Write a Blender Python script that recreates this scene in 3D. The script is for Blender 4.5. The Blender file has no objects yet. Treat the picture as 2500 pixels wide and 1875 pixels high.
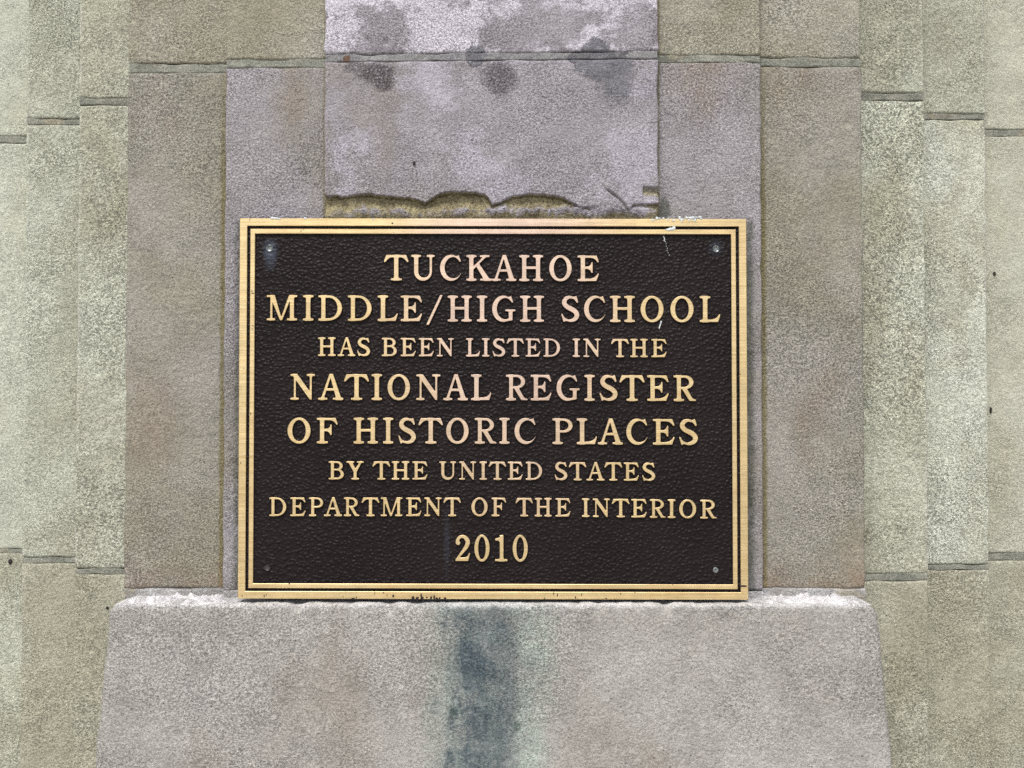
import bpy, bmesh, math, random
import numpy as np
from mathutils import Vector, noise as mnoise
from mathutils.geometry import tessellate_polygon

S = bpy.context.scene
COL = S.collection
rnd = random.Random(7)

# ------------------------------------------------------------------ camera
F_PX = 2540.0                      # focal length in photograph pixels (2500 wide)
PITCH = math.atan(58.0 / F_PX)
CAM = Vector((0.0, -1.24, 1.45))
cd = bpy.data.cameras.new("camera")
cd.sensor_width = 36.0
cd.lens = 36.0 * F_PX / 2500.0
cd.clip_start = 0.02
cd.clip_end = 3000
cam = bpy.data.objects.new("camera", cd)
COL.objects.link(cam)
cam.location = CAM
cam.rotation_euler = (math.pi / 2 + PITCH, 0, 0)
S.camera = cam

# ------------------------------------------------------------------ sky and sun (bright overcast shade)
SUN_EL, SUN_AZ = math.radians(58), math.radians(-14)      # azimuth from straight in front of the wall
w = bpy.data.worlds.new("World")
S.world = w
w.use_nodes = True
wn = w.node_tree.nodes
wl = w.node_tree.links
bg = wn["Background"]
sky = wn.new("ShaderNodeTexSky")
sky.sky_type = 'NISHITA'
sky.sun_disc = False
sky.sun_elevation = SUN_EL
sky.sun_rotation = math.pi - SUN_AZ
sky.dust_density = 4.0
sky.air_density = 1.0
hs = wn.new("ShaderNodeHueSaturation")
hs.inputs['Saturation'].default_value = 0.40
wl.new(sky.outputs[0], hs.inputs['Color'])
wl.new(hs.outputs[0], bg.inputs[0])
bg.inputs[1].default_value = 0.092
sd = bpy.data.lights.new("sun", 'SUN')
sd.energy = 1.75
sd.angle = math.radians(18)
sd.color = (1.0, 0.95, 0.88)
sun = bpy.data.objects.new("sun", sd)
COL.objects.link(sun)
d = Vector((math.sin(SUN_AZ) * math.cos(SUN_EL), -math.cos(SUN_AZ) * math.cos(SUN_EL), math.sin(SUN_EL)))
sun.rotation_euler = d.to_track_quat('Z', 'Y').to_euler()
sun.location = (0, -3, 6)

S.view_settings.view_transform = 'Standard'
S.view_settings.look = 'None'
S.view_settings.gamma = 1.0
S.view_settings.exposure = 0.60
S.render.engine = 'CYCLES'
S.cycles.use_denoising = False


# ------------------------------------------------------------------ helpers
def at(px, py, Y):
    """world point seen at photograph pixel (px, py), on the vertical plane y = Y"""
    u = (px - 1250.0) / F_PX
    v = (937.5 - py) / F_PX
    c, s = math.cos(PITCH), math.sin(PITCH)
    dr = Vector((u, c - v * s, s + v * c))
    t = (Y - CAM.y) / dr.y
    return CAM + dr * t


def lin(c):
    return tuple(((v / 255) / 12.92 if v / 255 <= 0.04045 else ((v / 255 + 0.055) / 1.055) ** 2.4) for v in c)


def link(name, me, parent=None, label=None, mats=()):
    o = bpy.data.objects.new(name, me)
    COL.objects.link(o)
    for m in mats:
        me.materials.append(m)
    if parent is not None:
        o.parent = parent
        o.matrix_parent_inverse = parent.matrix_world.inverted()
    if label:
        o["label"] = label
    return o


def empty(name, loc, parent=None):
    o = bpy.data.objects.new(name, None)
    o.empty_display_size = 0.05
    o.location = loc
    o.matrix_world.translation = loc
    COL.objects.link(o)
    if parent is not None:
        o.parent = parent
        o.matrix_parent_inverse = parent.matrix_world.inverted()
    return o


def mesh(name, verts, faces, smooth=False):
    me = bpy.data.meshes.new(name)
    me.from_pydata([tuple(v) for v in verts], [], faces)
    me.update()
    if smooth:
        me.polygons.foreach_set("use_smooth", [True] * len(me.polygons))
    return me


# ------------------------------------------------------------------ a small node language
class X:
    """a shader socket with arithmetic"""
    def __init__(s, nt, sock):
        s.nt, s.k = nt, sock

    def _m(s, op, *a, clamp=False):
        n = s.nt.nodes.new("ShaderNodeMath")
        n.operation = op
        n.use_clamp = clamp
        for i, v in enumerate((s,) + a):
            if isinstance(v, X):
                s.nt.links.new(v.k, n.inputs[i])
            else:
                n.inputs[i].default_value = float(v)
        return X(s.nt, n.outputs[0])

    def __add__(s, o): return s._m('ADD', o)
    __radd__ = __add__
    def __sub__(s, o): return s._m('SUBTRACT', o)
    def __rsub__(s, o): return (s * -1.0) + o
    def __mul__(s, o): return s._m('MULTIPLY', o)
    __rmul__ = __mul__
    def __truediv__(s, o): return s._m('DIVIDE', o)
    def abs(s): return s._m('ABSOLUTE')
    def min(s, o): return s._m('MINIMUM', o)
    def max(s, o): return s._m('MAXIMUM', o)
    def pow(s, o): return s._m('POWER', o)
    def sqrt(s): return s._m('SQRT')

    def ramp(s, a, b, y0=0.0, y1=1.0):
        n = s.nt.nodes.new("ShaderNodeMapRange")
        n.interpolation_type = 'SMOOTHSTEP'
        s.nt.links.new(s.k, n.inputs[0])
        if a > b:
            a, b, y0, y1 = b, a, y1, y0
        for i, v in enumerate((a, b, y0, y1)):
            n.inputs[i + 1].default_value = v
        return X(s.nt, n.outputs[0])


class Mat:
    def __init__(s, name):
        s.m = bpy.data.materials.new(name)
        s.m.use_nodes = True
        s.nt = s.m.node_tree
        s.b = s.nt.nodes["Principled BSDF"]
        s.hadd = None
        tc = s.nt.nodes.new("ShaderNodeTexCoord")
        s.co = tc.outputs['Object']
        sp = s.nt.nodes.new("ShaderNodeSeparateXYZ")
        s.nt.links.new(s.co, sp.inputs[0])
        s.x, s.y, s.z = (X(s.nt, sp.outputs[i]) for i in range(3))

    def vec(s, scale, off=(0, 0, 0)):
        n = s.nt.nodes.new("ShaderNodeMapping")
        n.inputs['Scale'].default_value = scale
        n.inputs['Location'].default_value = off
        s.nt.links.new(s.co, n.inputs[0])
        return n.outputs[0]

    def noise(s, scale, detail=2.0, rough=0.5, off=0.0, stretch=None, dist=0.0):
        n = s.nt.nodes.new("ShaderNodeTexNoise")
        st = stretch or (1, 1, 1)
        s.nt.links.new(s.vec(st, (off, off * 1.7, off * 0.6)), n.inputs['Vector'])
        n.inputs['Scale'].default_value = scale
        n.inputs['Detail'].default_value = detail
        n.inputs['Roughness'].default_value = rough
        n.inputs['Distortion'].default_value = dist
        return X(s.nt, n.outputs[0])

    def voronoi(s, scale, feature='F1', stretch=None, smooth=None, warp=None):
        n = s.nt.nodes.new("ShaderNodeTexVoronoi")
        n.feature = feature
        v = s.vec(stretch or (1, 1, 1))
        if warp:
            nz = s.nt.nodes.new("ShaderNodeTexNoise")
            nz.inputs['Scale'].default_value = warp[0]
            s.nt.links.new(s.co, nz.inputs['Vector'])
            a = s.nt.nodes.new("ShaderNodeVectorMath")
            a.operation = 'MULTIPLY_ADD'
            s.nt.links.new(nz.outputs['Color'], a.inputs[0])
            a.inputs[1].default_value = (warp[1],) * 3
            s.nt.links.new(v, a.inputs[2])
            v = a.outputs[0]
        s.nt.links.new(v, n.inputs['Vector'])
        n.inputs['Scale'].default_value = scale
        if smooth is not None and 'Smoothness' in n.inputs:
            n.inputs['Smoothness'].default_value = smooth
        return X(s.nt, n.outputs[0])

    def col(s, c):
        n = s.nt.nodes.new("ShaderNodeRGB")
        n.outputs[0].default_value = (*c, 1)
        return n.outputs[0]

    def mix(s, a, b, f, mode='MIX'):
        n = s.nt.nodes.new("ShaderNodeMix")
        n.data_type = 'RGBA'
        n.blend_type = mode
        n.clamp_factor = True
        for sock, v in ((n.inputs[6], a), (n.inputs[7], b)):
            if isinstance(v, tuple):
                sock.default_value = (*v, 1)
            elif isinstance(v, X):
                s.nt.links.new(v.k, sock)
            else:
                s.nt.links.new(v, sock)
        if isinstance(f, X):
            s.nt.links.new(f.k, n.inputs[0])
        else:
            n.inputs[0].default_value = f
        return n.outputs[2]

    def scale_col(s, c, f):
        n = s.nt.nodes.new("ShaderNodeVectorMath")
        n.operation = 'SCALE'
        s.nt.links.new(c, n.inputs[0])
        s.nt.links.new(f.k, n.inputs['Scale'])
        return n.outputs[0]

    def bump(s, h, dist, strength=1.0, prev=None):
        n = s.nt.nodes.new("ShaderNodeBump")
        n.inputs['Distance'].default_value = dist
        n.inputs['Strength'].default_value = strength
        s.nt.links.new(h.k, n.inputs['Height'])
        if prev is not None:
            s.nt.links.new(prev, n.inputs['Normal'])
        return n.outputs[0]

    def out(s, color, rough=0.9, normal=None, metallic=0.0, spec=0.3):
        def put(name, v):
            if isinstance(v, X):
                s.nt.links.new(v.k, s.b.inputs[name])
            elif isinstance(v, (int, float)):
                s.b.inputs[name].default_value = v
            elif isinstance(v, tuple):
                s.b.inputs[name].default_value = (*v, 1)
            else:
                s.nt.links.new(v, s.b.inputs[name])
        put('Base Color', color)
        put('Roughness', rough)
        put('Metallic', metallic)
        put('Specular IOR Level', spec)
        if normal is not None:
            s.nt.links.new(normal, s.b.inputs['Normal'])
        return s.m


# ------------------------------------------------------------------ planes of the stepped wall (metres behind the central face)
YF, YE, YD, YC, YB, YA = 0.0, 0.018, 0.033, 0.173, 0.271, 0.365
FRONT = -0.0100            # plaque face
FIELD = -0.0072            # sunk leathery field of the plaque
wx = lambda px, Y, py=930: at(px, py, Y).x
wz = lambda py, Y, px=1250: at(px, py, Y).z
XF = (wx(792, YF, 250), wx(1607, YF, 250))
XE = (wx(546, YE), wx(1861, YE))
XD = (wx(306, YD), wx(2109, YD))
XC = (wx(186, YC), wx(2262, YC))
XB = (wx(58, YB), wx(2412, YB))
XA = (-1.7, 1.7)
LEDGE = wz(1453, YD)
TOP = CAM.z + 0.85


# ------------------------------------------------------------------ stone
def stone(name, c1, c2, c3, grain=1.0, seed=0.0, extra=None):
    """weathered sandstone: c1 body, c2 second tone, c3 warm or cool blotches"""
    M = Mat(name)
    c = M.mix(lin(c1), lin(c2), M.noise(5.0, 4, 0.6, 3 + seed).ramp(0.36, 0.64))
    c = M.mix(c, lin(c3), M.noise(9.0, 3, 0.55, 11 + seed, stretch=(1, 1, 0.55)).ramp(0.50, 0.72, 0, 0.85))
    med = M.noise(26, 5, 0.7, 5 + seed).ramp(0.25, 0.75, 0.88, 1.12)
    rub = M.noise(7, 3, 0.6, 37 + seed).ramp(0.40, 0.62, 0.55, 1.15)            # smoother and rougher areas
    fine = M.noise(390, 3, 0.65, 1 + seed)
    fleck = M.noise(680, 2, 0.6, 21 + seed)
    g = (fine.ramp(0.35, 0.65, -0.36 * grain, 0.36 * grain) * rub) + 1.0
    spot = (fleck.ramp(0.58, 0.70, 0.0, 0.55 * grain) * rub) + 1.0
    pit = fleck.ramp(0.28, 0.42, 1.0 - 0.48 * grain, 1.0)
    hole = M.voronoi(95).ramp(0.06, 0.12, 0.55, 1.0).max(M.noise(15, 2, 0.5, 50 + seed).ramp(0.56, 0.50))   # scattered pits
    if extra:
        c = extra(M, c)
    c = M.mix(c, (0.895, 0.922, 0.93), 1.0, 'MULTIPLY')
    c = M.scale_col(c, med * g * spot * pit * hole)
    h = (fine * 0.8 + fleck * 0.4) * rub + M.noise(130, 4, 0.65, 8 + seed) * 0.9 + hole * 0.5
    if M.hadd is not None:
        h = h + M.hadd
    nrm = M.bump(h, 0.0038 * grain, 1.0)
    return M.out(c, 0.92, nrm, 0, 0.15)


def near_x(M, xs, width):
    a = None
    for xv in xs:
        t = (M.x + M.noise(30, 2, 0.5, 4) * 0.003 - 0.0015 - xv).abs().ramp(width * 0.55, width * 1.25, 1, 0)
        a = t if a is None else a.max(t)
    return a


def ell(M, px, py, Y, rx, rz, wob=0.35, sc=40, off=0, soft=0.35):
    """soft ragged blotch centred on a place of the wall; rx, rz in metres"""
    p = at(px, py, Y)
    d = (((M.x - p.x) / rx).pow(2.0) + ((M.z - p.z) / rz).pow(2.0)).sqrt()
    d = d + (M.noise(sc, 4, 0.6, off) - 0.5) * wob * 3 + (M.noise(sc * 3.7, 3, 0.7, off + 2) - 0.5) * wob * 1.6
    return d.ramp(1 - soft, 1 + soft, 1, 0)


OLIVE = lin((128, 118, 82))


def e_extra(M, c):
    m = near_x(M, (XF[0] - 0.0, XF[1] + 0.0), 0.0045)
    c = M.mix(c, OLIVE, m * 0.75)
    nq = (M.noise(50, 3, 0.6, 14) - 0.5) * 0.010
    soot_shade = (M.x + nq + 0.327).abs().ramp(0.004, 0.013, 1, 0).max((M.x + nq - 0.283).abs().ramp(0.005, 0.014, 1, 0))  # soot beside the plaque, with its contact shade painted into the colour
    soot_shade = soot_shade * (M.z - wz(540, YE)).ramp(-0.004, 0.006, 1, 0) * M.noise(90, 4, 0.7, 2).ramp(0.28, 0.60, 0.35, 1)
    soot_shade = soot_shade.max(ell(M, 1622, 512, YE, 0.007, 0.016, 0.5, 90, 5))
    return M.mix(c, lin((86, 90, 80)), soot_shade * 0.75)


def d_extra(M, c):
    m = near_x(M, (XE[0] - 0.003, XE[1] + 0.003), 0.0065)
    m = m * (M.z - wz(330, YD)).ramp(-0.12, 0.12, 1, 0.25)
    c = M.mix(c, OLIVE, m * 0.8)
    low = (M.z - LEDGE).ramp(0.0, 0.06, 1, 0) * M.noise(30, 3, 0.6, 9).ramp(0.3, 0.6)
    return M.mix(c, lin((150, 122, 100)), low * 0.45)


def zell(M, a, b, ra, rb, **k):
    """blotch measured on the enlarged view of the central shaft"""
    u = 0.4882 / 2.458 / 1000
    return ell(M, a / 2.458 + 750, b / 2.458, YF, ra * u, rb * u, **k)


def smear(M, c):
    """grey cement wiped over the joint, ragged at its edge and thicker than the stone round it"""
    hard = dict(wob=0.42, sc=105, soft=0.10)
    m = zell(M, 1728, 305, 82, 72, off=1, **hard).max(zell(M, 1012, 335, 62, 66, off=4, **hard)).max(zell(M, 1655, 345, 90, 42, off=6, **hard))
    m = m.max(zell(M, 1790, 395, 165, 92, off=2, wob=0.55, sc=85, soft=0.25) * 0.9).max(zell(M, 1855, 505, 95, 105, off=3, wob=0.6, sc=85, soft=0.45) * 0.8)
    m = m * M.noise(120, 4, 0.75, 61).ramp(0.22, 0.42, 0.55, 1)
    g = M.mix(lin((100, 100, 107)), lin((122, 122, 129)), M.noise(45, 4, 0.7, 63).ramp(0.35, 0.65))
    M.hadd = m * 0.35
    return M.mix(c, g, m * 0.9)


def f_extra(M, c):
    # brown-black stains under the joint
    s1 = zell(M, 420, 440, 115, 62, wob=0.5, sc=50, off=3).max(zell(M, 455, 490, 62, 70, wob=0.5, sc=50, off=7)).max(zell(M, 290, 400, 75, 35, wob=0.5, sc=50, off=8) * 0.8)
    s2 = zell(M, 1165, 460, 100, 92, wob=0.6, sc=55, off=13)
    speck = M.noise(400, 3, 0.75, 17).ramp(0.34, 0.54)
    c = M.mix(c, lin((192, 186, 200)), (M.noise(11, 5, 0.7, 91) + M.noise(80, 3, 0.7, 92) * 0.10).ramp(0.55, 0.68) * 0.55)
    c = M.mix(c, lin((74, 68, 72)), (s1 * 0.92).max(s2 * 0.75) * speck)
    c = smear(M, c)
    # exposed olive stone where the lower edge has broken away
    low = (M.z - wz(531, YF)).ramp(0.028, 0.040, 1, 0)
    dep = M.y.ramp(0.0022, 0.0050) * low
    c = M.mix(c, M.mix(lin((168, 156, 116)), lin((138, 126, 92)), M.noise(70, 4, 0.7, 83).ramp(0.35, 0.65)), dep * 0.85)
    return c


def ftop_extra(M, c):
    pale = (M.noise(13, 5, 0.72, 31) + M.noise(90, 3, 0.7, 32) * 0.12).ramp(0.49, 0.61)
    c = M.mix(c, lin((216, 210, 222)), pale * 0.9)
    dk = (M.noise(15, 5, 0.7, 47) + M.noise(110, 3, 0.7, 48) * 0.2).ramp(0.66, 0.78)
    return smear(M, M.mix(c, lin((118, 110, 116)), dk * 0.7))


def plinth_extra(M, c):
    p0 = at(1180, 1480, -0.03)
    nz = (M.noise(14, 5, 0.65, 5) - 0.5)
    dx = (M.x - p0.x) + nz * 0.05
    dn = (p0.z - M.z)                               # metres below the ledge
    drip = M.noise(1.0, 3, 0.6, 71, stretch=(60, 1, 12))                    # thin vertical runs
    blot = M.noise(30, 5, 0.7, 22)
    grit = M.noise(240, 3, 0.7, 23)
    rag = (drip - 0.5) * 0.030 + (blot - 0.5) * 0.050 + (grit - 0.5) * 0.016
    halo = (dx - 0.005 + rag).abs().ramp(0.040, 0.090, 1, 0) * M.noise(26, 4, 0.7, 40).ramp(0.32, 0.62, 0.40, 1)
    c = M.mix(c, lin((150, 163, 156)), halo * 0.62)
    core = (dx - 0.004 + rag * 1.3).abs().ramp(0.014, 0.060, 1, 0) * dn.ramp(0.0, 0.030, 0.60, 1)
    core = core * (blot.ramp(0.28, 0.66, 0.62, 1) * drip.ramp(0.25, 0.65, 0.80, 1.08) * grit.ramp(0.3, 0.6, 0.75, 1.1))
    c = M.mix(c, lin((86, 98, 105)), core * 0.95)
    c = M.mix(c, lin((68, 76, 84)), core * blot.ramp(0.50, 0.70) * 0.45)
    pal = ell(M, 1290, 1830, -0.03, 0.016, 0.050, 0.4, 45, 6).max(ell(M, 1315, 1560, -0.03, 0.022, 0.030, 0.5, 45, 9) * 0.6)
    c = M.mix(c, lin((188, 202, 190)), pal * M.noise(160, 3, 0.7, 8).ramp(0.35, 0.6) * 0.45)
    for (a, b, r) in ((1108, 1740, 0.0050), (1259, 1776, 0.0045)):
        c = M.mix(c, lin((58, 76, 72)), ell(M, a, b, -0.034, r, r * 1.3, 0.9, 120, a * 0.01, 0.6) * 0.6)
    # white lime bloom along the top edge
    lime = dn.ramp(-0.004, 0.008, 1, 0) * M.noise(70, 5, 0.7, 12).ramp(0.30, 0.52)
    return M.mix(c, lin((226, 224, 226)), lime * 0.85)


def side_extra(edge, inner):
    def fn(M, c):
        worn = near_x(M, edge, 0.0035) * M.noise(40, 3, 0.6, 12).ramp(0.35, 0.6)
        c = M.mix(c, lin((212, 212, 200)), worn * 0.55)
        stain_shade = None  # mottled olive stain, with inner-corner shade painted into the colour
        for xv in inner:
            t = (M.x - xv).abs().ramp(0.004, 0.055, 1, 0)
            stain_shade = t if stain_shade is None else stain_shade.max(t)
        stain_shade = stain_shade * M.noise(34, 5, 0.7, 66).ramp(0.36, 0.62)
        return M.mix(c, lin((140, 134, 110)), stain_shade * 0.60)
    return fn


M_F = stone("central_sandstone", (158, 152, 158), (170, 164, 172), (150, 142, 140), 0.9, 0.0, f_extra)
M_FT = stone("bleached_sandstone", (150, 143, 150), (164, 158, 166), (132, 125, 130), 0.95, 3.0, ftop_extra)
M_E = stone("mauve_sandstone", (154, 148, 142), (166, 160, 165), (154, 142, 134), 0.95, 6.0, e_extra)
M_D = stone("brown_sandstone", (155, 150, 136), (164, 159, 153), (152, 140, 126), 0.95, 9.0, d_extra)
M_ET = stone("olive_sandstone", (163, 158, 141), (172, 168, 156), (155, 150, 132), 0.95, 12.0, e_extra)
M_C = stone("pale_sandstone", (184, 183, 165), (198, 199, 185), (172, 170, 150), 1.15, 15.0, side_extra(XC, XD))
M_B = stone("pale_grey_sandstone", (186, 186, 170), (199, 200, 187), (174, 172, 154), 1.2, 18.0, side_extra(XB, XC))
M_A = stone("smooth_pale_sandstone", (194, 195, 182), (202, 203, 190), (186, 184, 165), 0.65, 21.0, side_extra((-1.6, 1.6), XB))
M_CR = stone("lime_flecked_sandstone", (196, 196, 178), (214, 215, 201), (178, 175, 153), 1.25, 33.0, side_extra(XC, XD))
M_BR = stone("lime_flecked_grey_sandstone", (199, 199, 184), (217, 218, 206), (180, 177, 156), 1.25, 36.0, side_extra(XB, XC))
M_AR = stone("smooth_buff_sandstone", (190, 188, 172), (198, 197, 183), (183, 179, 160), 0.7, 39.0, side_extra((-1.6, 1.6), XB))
M_CL = stone("greenish_sandstone", (176, 172, 154), (186, 184, 168), (166, 161, 142), 0.95, 24.0)
M_P = stone("plinth_sandstone", (168, 163, 158), (178, 174, 171), (160, 152, 145), 0.9, 27.0, plinth_extra)


def mortar_mat(name, ca, cb, central=False):
    M = Mat(name)
    c = M.mix(lin(ca), lin(cb), M.noise(24, 5, 0.7, 2).ramp(0.35, 0.65))
    c = M.mix(c, lin((166, 160, 142)), M.noise(17, 3, 0.6, 30).ramp(0.56, 0.66, 0, 0.8))      # stone dust over the joint
    f = M.noise(520, 3, 0.7, 6)
    c = M.mix(c, lin((206, 208, 200)), M.voronoi(150).ramp(0.10, 0.16, 0.8, 0) * M.noise(60, 2, 0.5, 3).ramp(0.55, 0.62))
    if central:
        c = smear(M, c)
        c = M.mix(c, lin((112, 84, 66)), zell(M, 236, 352, 24, 22, wob=0.3, sc=90, soft=0.15) * 0.85)
    c = M.scale_col(c, f.ramp(0.3, 0.7, 0.70, 1.3) * M.noise(60, 3, 0.7, 44).ramp(0.3, 0.7, 0.82, 1.14))
    return M.out(c, 0.95, M.bump(f + M.noise(120, 3, 0.6) * 1.2, 0.0024), 0, 0.1)


M_MORTAR = mortar_mat("grey_mortar", (134, 137, 129), (156, 157, 147))
M_MORTAR_C = mortar_mat("central_mortar", (132, 132, 136), (158, 157, 160), True)
M_LIMEMORTAR = mortar_mat("lime_mortar", (158, 156, 154), (188, 188, 190))
Mx = Mat("white_lime")
M_LIME = Mx.out(Mx.mix(lin((226, 226, 228)), lin((206, 204, 208)), Mx.noise(120, 4, 0.6).ramp(0.4, 0.6)), 0.9,
                Mx.bump(Mx.noise(300, 4, 0.7), 0.003), 0, 0.1)
Mx = Mat("dark_speck")
M_SPECK = Mx.out(lin((48, 46, 44)), 0.8)


# ------------------------------------------------------------------ block builder
def axis(a, b, step, edge=(0, 0.0012, 0.0030, 0.0060, 0.010)):
    inner = np.linspace(a + 0.016, b - 0.016, max(2, int((b - a - 0.032) / step) + 1))
    v = [a + e for e in edge] + list(inner) + [b - e for e in reversed(edge)]
    return sorted(v)


def nz(p, sc, off=0.0):
    return mnoise.noise(Vector((p[0] * sc + off, p[1] * sc - off * 0.7, p[2] * sc + off * 1.3)))


def block(parent, x0, x1, z0, z1, Y, depth, mat, seed, r=0.0022, step=0.008, label=None, wear=1.0, fn=None, name="stone_block", tilt=None):
    """one dressed stone: a gridded, slightly uneven face with worn arrises, and its returns"""
    xs, zs = axis(x0, x1, step), axis(z0, z1, step)
    nx, nzz = len(xs), len(zs)
    verts, faces = [], []
    for z in zs:
        for x in xs:
            dx, dz = min(x - x0, x1 - x), min(z - z0, z1 - z)
            rr = r * (1.25 + 0.9 * wear * nz((x, 0, z), 30, seed) + 2.2 * wear * max(0.0, nz((x, 3, z), 55, seed + 9) - 0.28))
            dy = 0.0009 * nz((x, 0, z), 14, seed) + 0.0005 * nz((x, 0, z), 60, seed + 3)
            for dd in (dx, dz):
                if dd < rr:
                    k = 1 - dd / rr
                    dy += rr * 0.75 * (1 - math.sqrt(max(0, 1 - k * k)))
            ex = ez = 0.0
            if dx < 0.004:
                ex = 0.0016 * wear * nz((x0, 3, z), 45, seed + (1 if x - x0 < 0.004 else 8))
            if dz < 0.004:
                ez = 0.0014 * wear * nz((x, 5, z0), 45, seed + (2 if z - z0 < 0.004 else 6))
            vx, vz = x + ex, z + ez
            if fn:
                dy += fn(x, z)
            if tilt:
                vx, vz, dy = tilt(vx, vz, dy)
            verts.append((vx, Y + dy, vz))
    idx = lambda i, j: j * nx + i
    for j in range(nzz - 1):
        for i in range(nx - 1):
            faces.append((idx(i, j), idx(i + 1, j), idx(i + 1, j + 1), idx(i, j + 1)))
    per = [idx(i, 0) for i in range(nx)] + [idx(nx - 1, j) for j in range(1, nzz)] + \
          [idx(i, nzz - 1) for i in range(nx - 2, -1, -1)] + [idx(0, j) for j in range(nzz - 2, 0, -1)]
    base = len(verts)
    for p in per:
        v = verts[p]
        verts.append((v[0], Y + depth, v[2]))
    n = len(per)
    for k in range(n):
        faces.append((per[(k + 1) % n], per[k], base + k, base + (k + 1) % n))
    faces.append(tuple(base + k for k in range(n)))
    me = mesh(name, verts, faces)
    sm = [True] * len(me.polygons)
    for k in range(n + 1):
        sm[-1 - k] = False
    me.polygons.foreach_set("use_smooth", sm)
    return link(name, me, parent, label, (mat,))


wall = empty("stone_pier", (0, 0.2, 0))
wall["label"] = "weathered grey-brown sandstone pier in stepped vertical strips behind the plaque"
wall["category"] = "stone wall"


def joint(parent, x0, x1, za0, za1, zb0, zb1, Y, depth, mat, seed, rec=0.0004, name="mortar_joint"):
    """a mortar bed between two courses; left end spans za0..za1, right end zb0..zb1"""
    n = max(8, int((x1 - x0) / 0.003))
    verts, faces = [], []
    rows = 7
    for i in range(n + 1):
        t = i / n
        x = x0 + (x1 - x0) * t
        a = za0 + (zb0 - za0) * t + 0.0019 * nz((x, 0, 0), 38, seed) + 0.0007 * nz((x, 0, 0), 200, seed)
        b = za1 + (zb1 - za1) * t + 0.0019 * nz((x, 1, 0), 38, seed + 4) + 0.0007 * nz((x, 1, 0), 200, seed)
        for k in range(rows):
            z = a + (b - a) * (0, 0.12, 0.35, 0.6, 0.8, 0.90, 1.0)[k]
            y = Y + rec + 0.0012 * nz((x, 0, z), 50, seed + 2)
            if k == 0:
                y += 0.0008
            if k >= rows - 2:
                cr = max(0.0, min(1.0, 3.0 * nz((x, 7, 0), 22, seed + 11)))
                y += 0.0003 + 0.0050 * cr * (1.0 if k == rows - 1 else 0.25)
            verts.append((x, y, z))
    for i in range(n):
        for k in range(rows - 1):
            a = i * rows + k
            faces.append((a, a + rows, a + rows + 1, a + 1))
    m = len(verts)
    for (i, k) in ((0, 0), (n, 0), (n, rows - 1), (0, rows - 1)):
        v = verts[i * rows + k]
        verts.append((v[0], Y + depth, v[2]))
    bot = [i * rows for i in range(n + 1)]
    top = [i * rows + rows - 1 for i in range(n + 1)]
    faces.append(tuple([m, m + 1] + bot[::-1]))
    faces.append(tuple([m + 2, m + 3] + top))
    faces.append(tuple([m + 3, m] + [k for k in range(rows)]))
    faces.append(tuple([m + 1, m + 2] + [n * rows + k for k in range(rows - 1, -1, -1)]))
    faces.append((m, m + 3, m + 2, m + 1))
    me = mesh(name, verts, faces)
    return link(name, me, parent, None, (mat,))


def zpx(py, Y, px):
    return at(px, py, Y).z


# side strips: (plane, depth, outer x, inner x, upper joint px (top,bottom) L/R, lower joint px, materials)
def strip(side, Y, depth, xa, xb, pxm, up, lo, mats, seed, ground=0.0):
    x0, x1 = min(xa, xb), max(xa, xb)
    zu1, zu0 = zpx(up[0], Y, pxm), zpx(up[1], Y, pxm)
    if lo:
        zl1, zl0 = zpx(lo[0], Y, pxm), zpx(lo[1], Y, pxm)
    else:
        zl1 = LEDGE + 0.008
    block(wall, x0, x1, zu1, TOP, Y, depth, mats[0], seed)
    joint(wall, x0 + 0.001, x1 - 0.001, zu0, zu1, zu0, zu1, Y, depth, M_MORTAR, seed)
    block(wall, x0, x1, zl1, zu0, Y, depth, mats[1], seed + 1.3)
    if lo:
        joint(wall, x0 + 0.001, x1 - 0.001, zl0, zl1, zl0, zl1, Y, depth, M_MORTAR, seed + 2)
        block(wall, x0, x1, ground, zl0, Y, depth, mats[2], seed + 2.6)


LAP = 0.05
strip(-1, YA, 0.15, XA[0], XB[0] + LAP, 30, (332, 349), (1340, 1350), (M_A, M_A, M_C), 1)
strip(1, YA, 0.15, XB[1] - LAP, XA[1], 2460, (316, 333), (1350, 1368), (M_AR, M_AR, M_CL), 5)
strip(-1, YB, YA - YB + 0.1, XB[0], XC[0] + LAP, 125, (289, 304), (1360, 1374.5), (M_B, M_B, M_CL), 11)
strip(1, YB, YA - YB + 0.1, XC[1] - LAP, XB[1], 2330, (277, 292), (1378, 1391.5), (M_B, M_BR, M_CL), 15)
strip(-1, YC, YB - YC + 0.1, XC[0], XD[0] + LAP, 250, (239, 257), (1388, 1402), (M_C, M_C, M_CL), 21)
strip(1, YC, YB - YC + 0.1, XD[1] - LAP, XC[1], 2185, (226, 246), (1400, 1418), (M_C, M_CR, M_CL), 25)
strip(-1, YD, YC - YD + 0.1, XD[0], XE[0] + LAP, 430, (155, 177), None, (M_ET, M_D), 31)
strip(1, YD, YC - YD + 0.1, XE[1] - LAP, XD[1], 1980, (141, 163), None, (M_ET, M_D), 35)
strip(-1, YE, YD - YE + 0.1, XE[0], XF[0] + LAP, 670, (145, 165), None, (M_ET, M_E), 41)
strip(1, YE, YD - YE + 0.1, XF[1] - LAP, XE[1], 1730, (134.5, 152), None, (M_ET, M_E), 45)

# bed mortar between the strips and the plinth ledge
for (a, b, Y, s) in ((XD[0], XE[0], YD, 1), (XE[0], -0.30, YE, 2), (XE[1], XD[1], YD, 3), (0.255, XE[1], YE, 4)):
    joint(wall, a + 0.002, b - 0.0005, LEDGE - 0.004, LEDGE + 0.0085, LEDGE - 0.004, LEDGE + 0.0085, Y, 0.05, M_LIMEMORTAR, 50 + s, rec=-0.0015)

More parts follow.
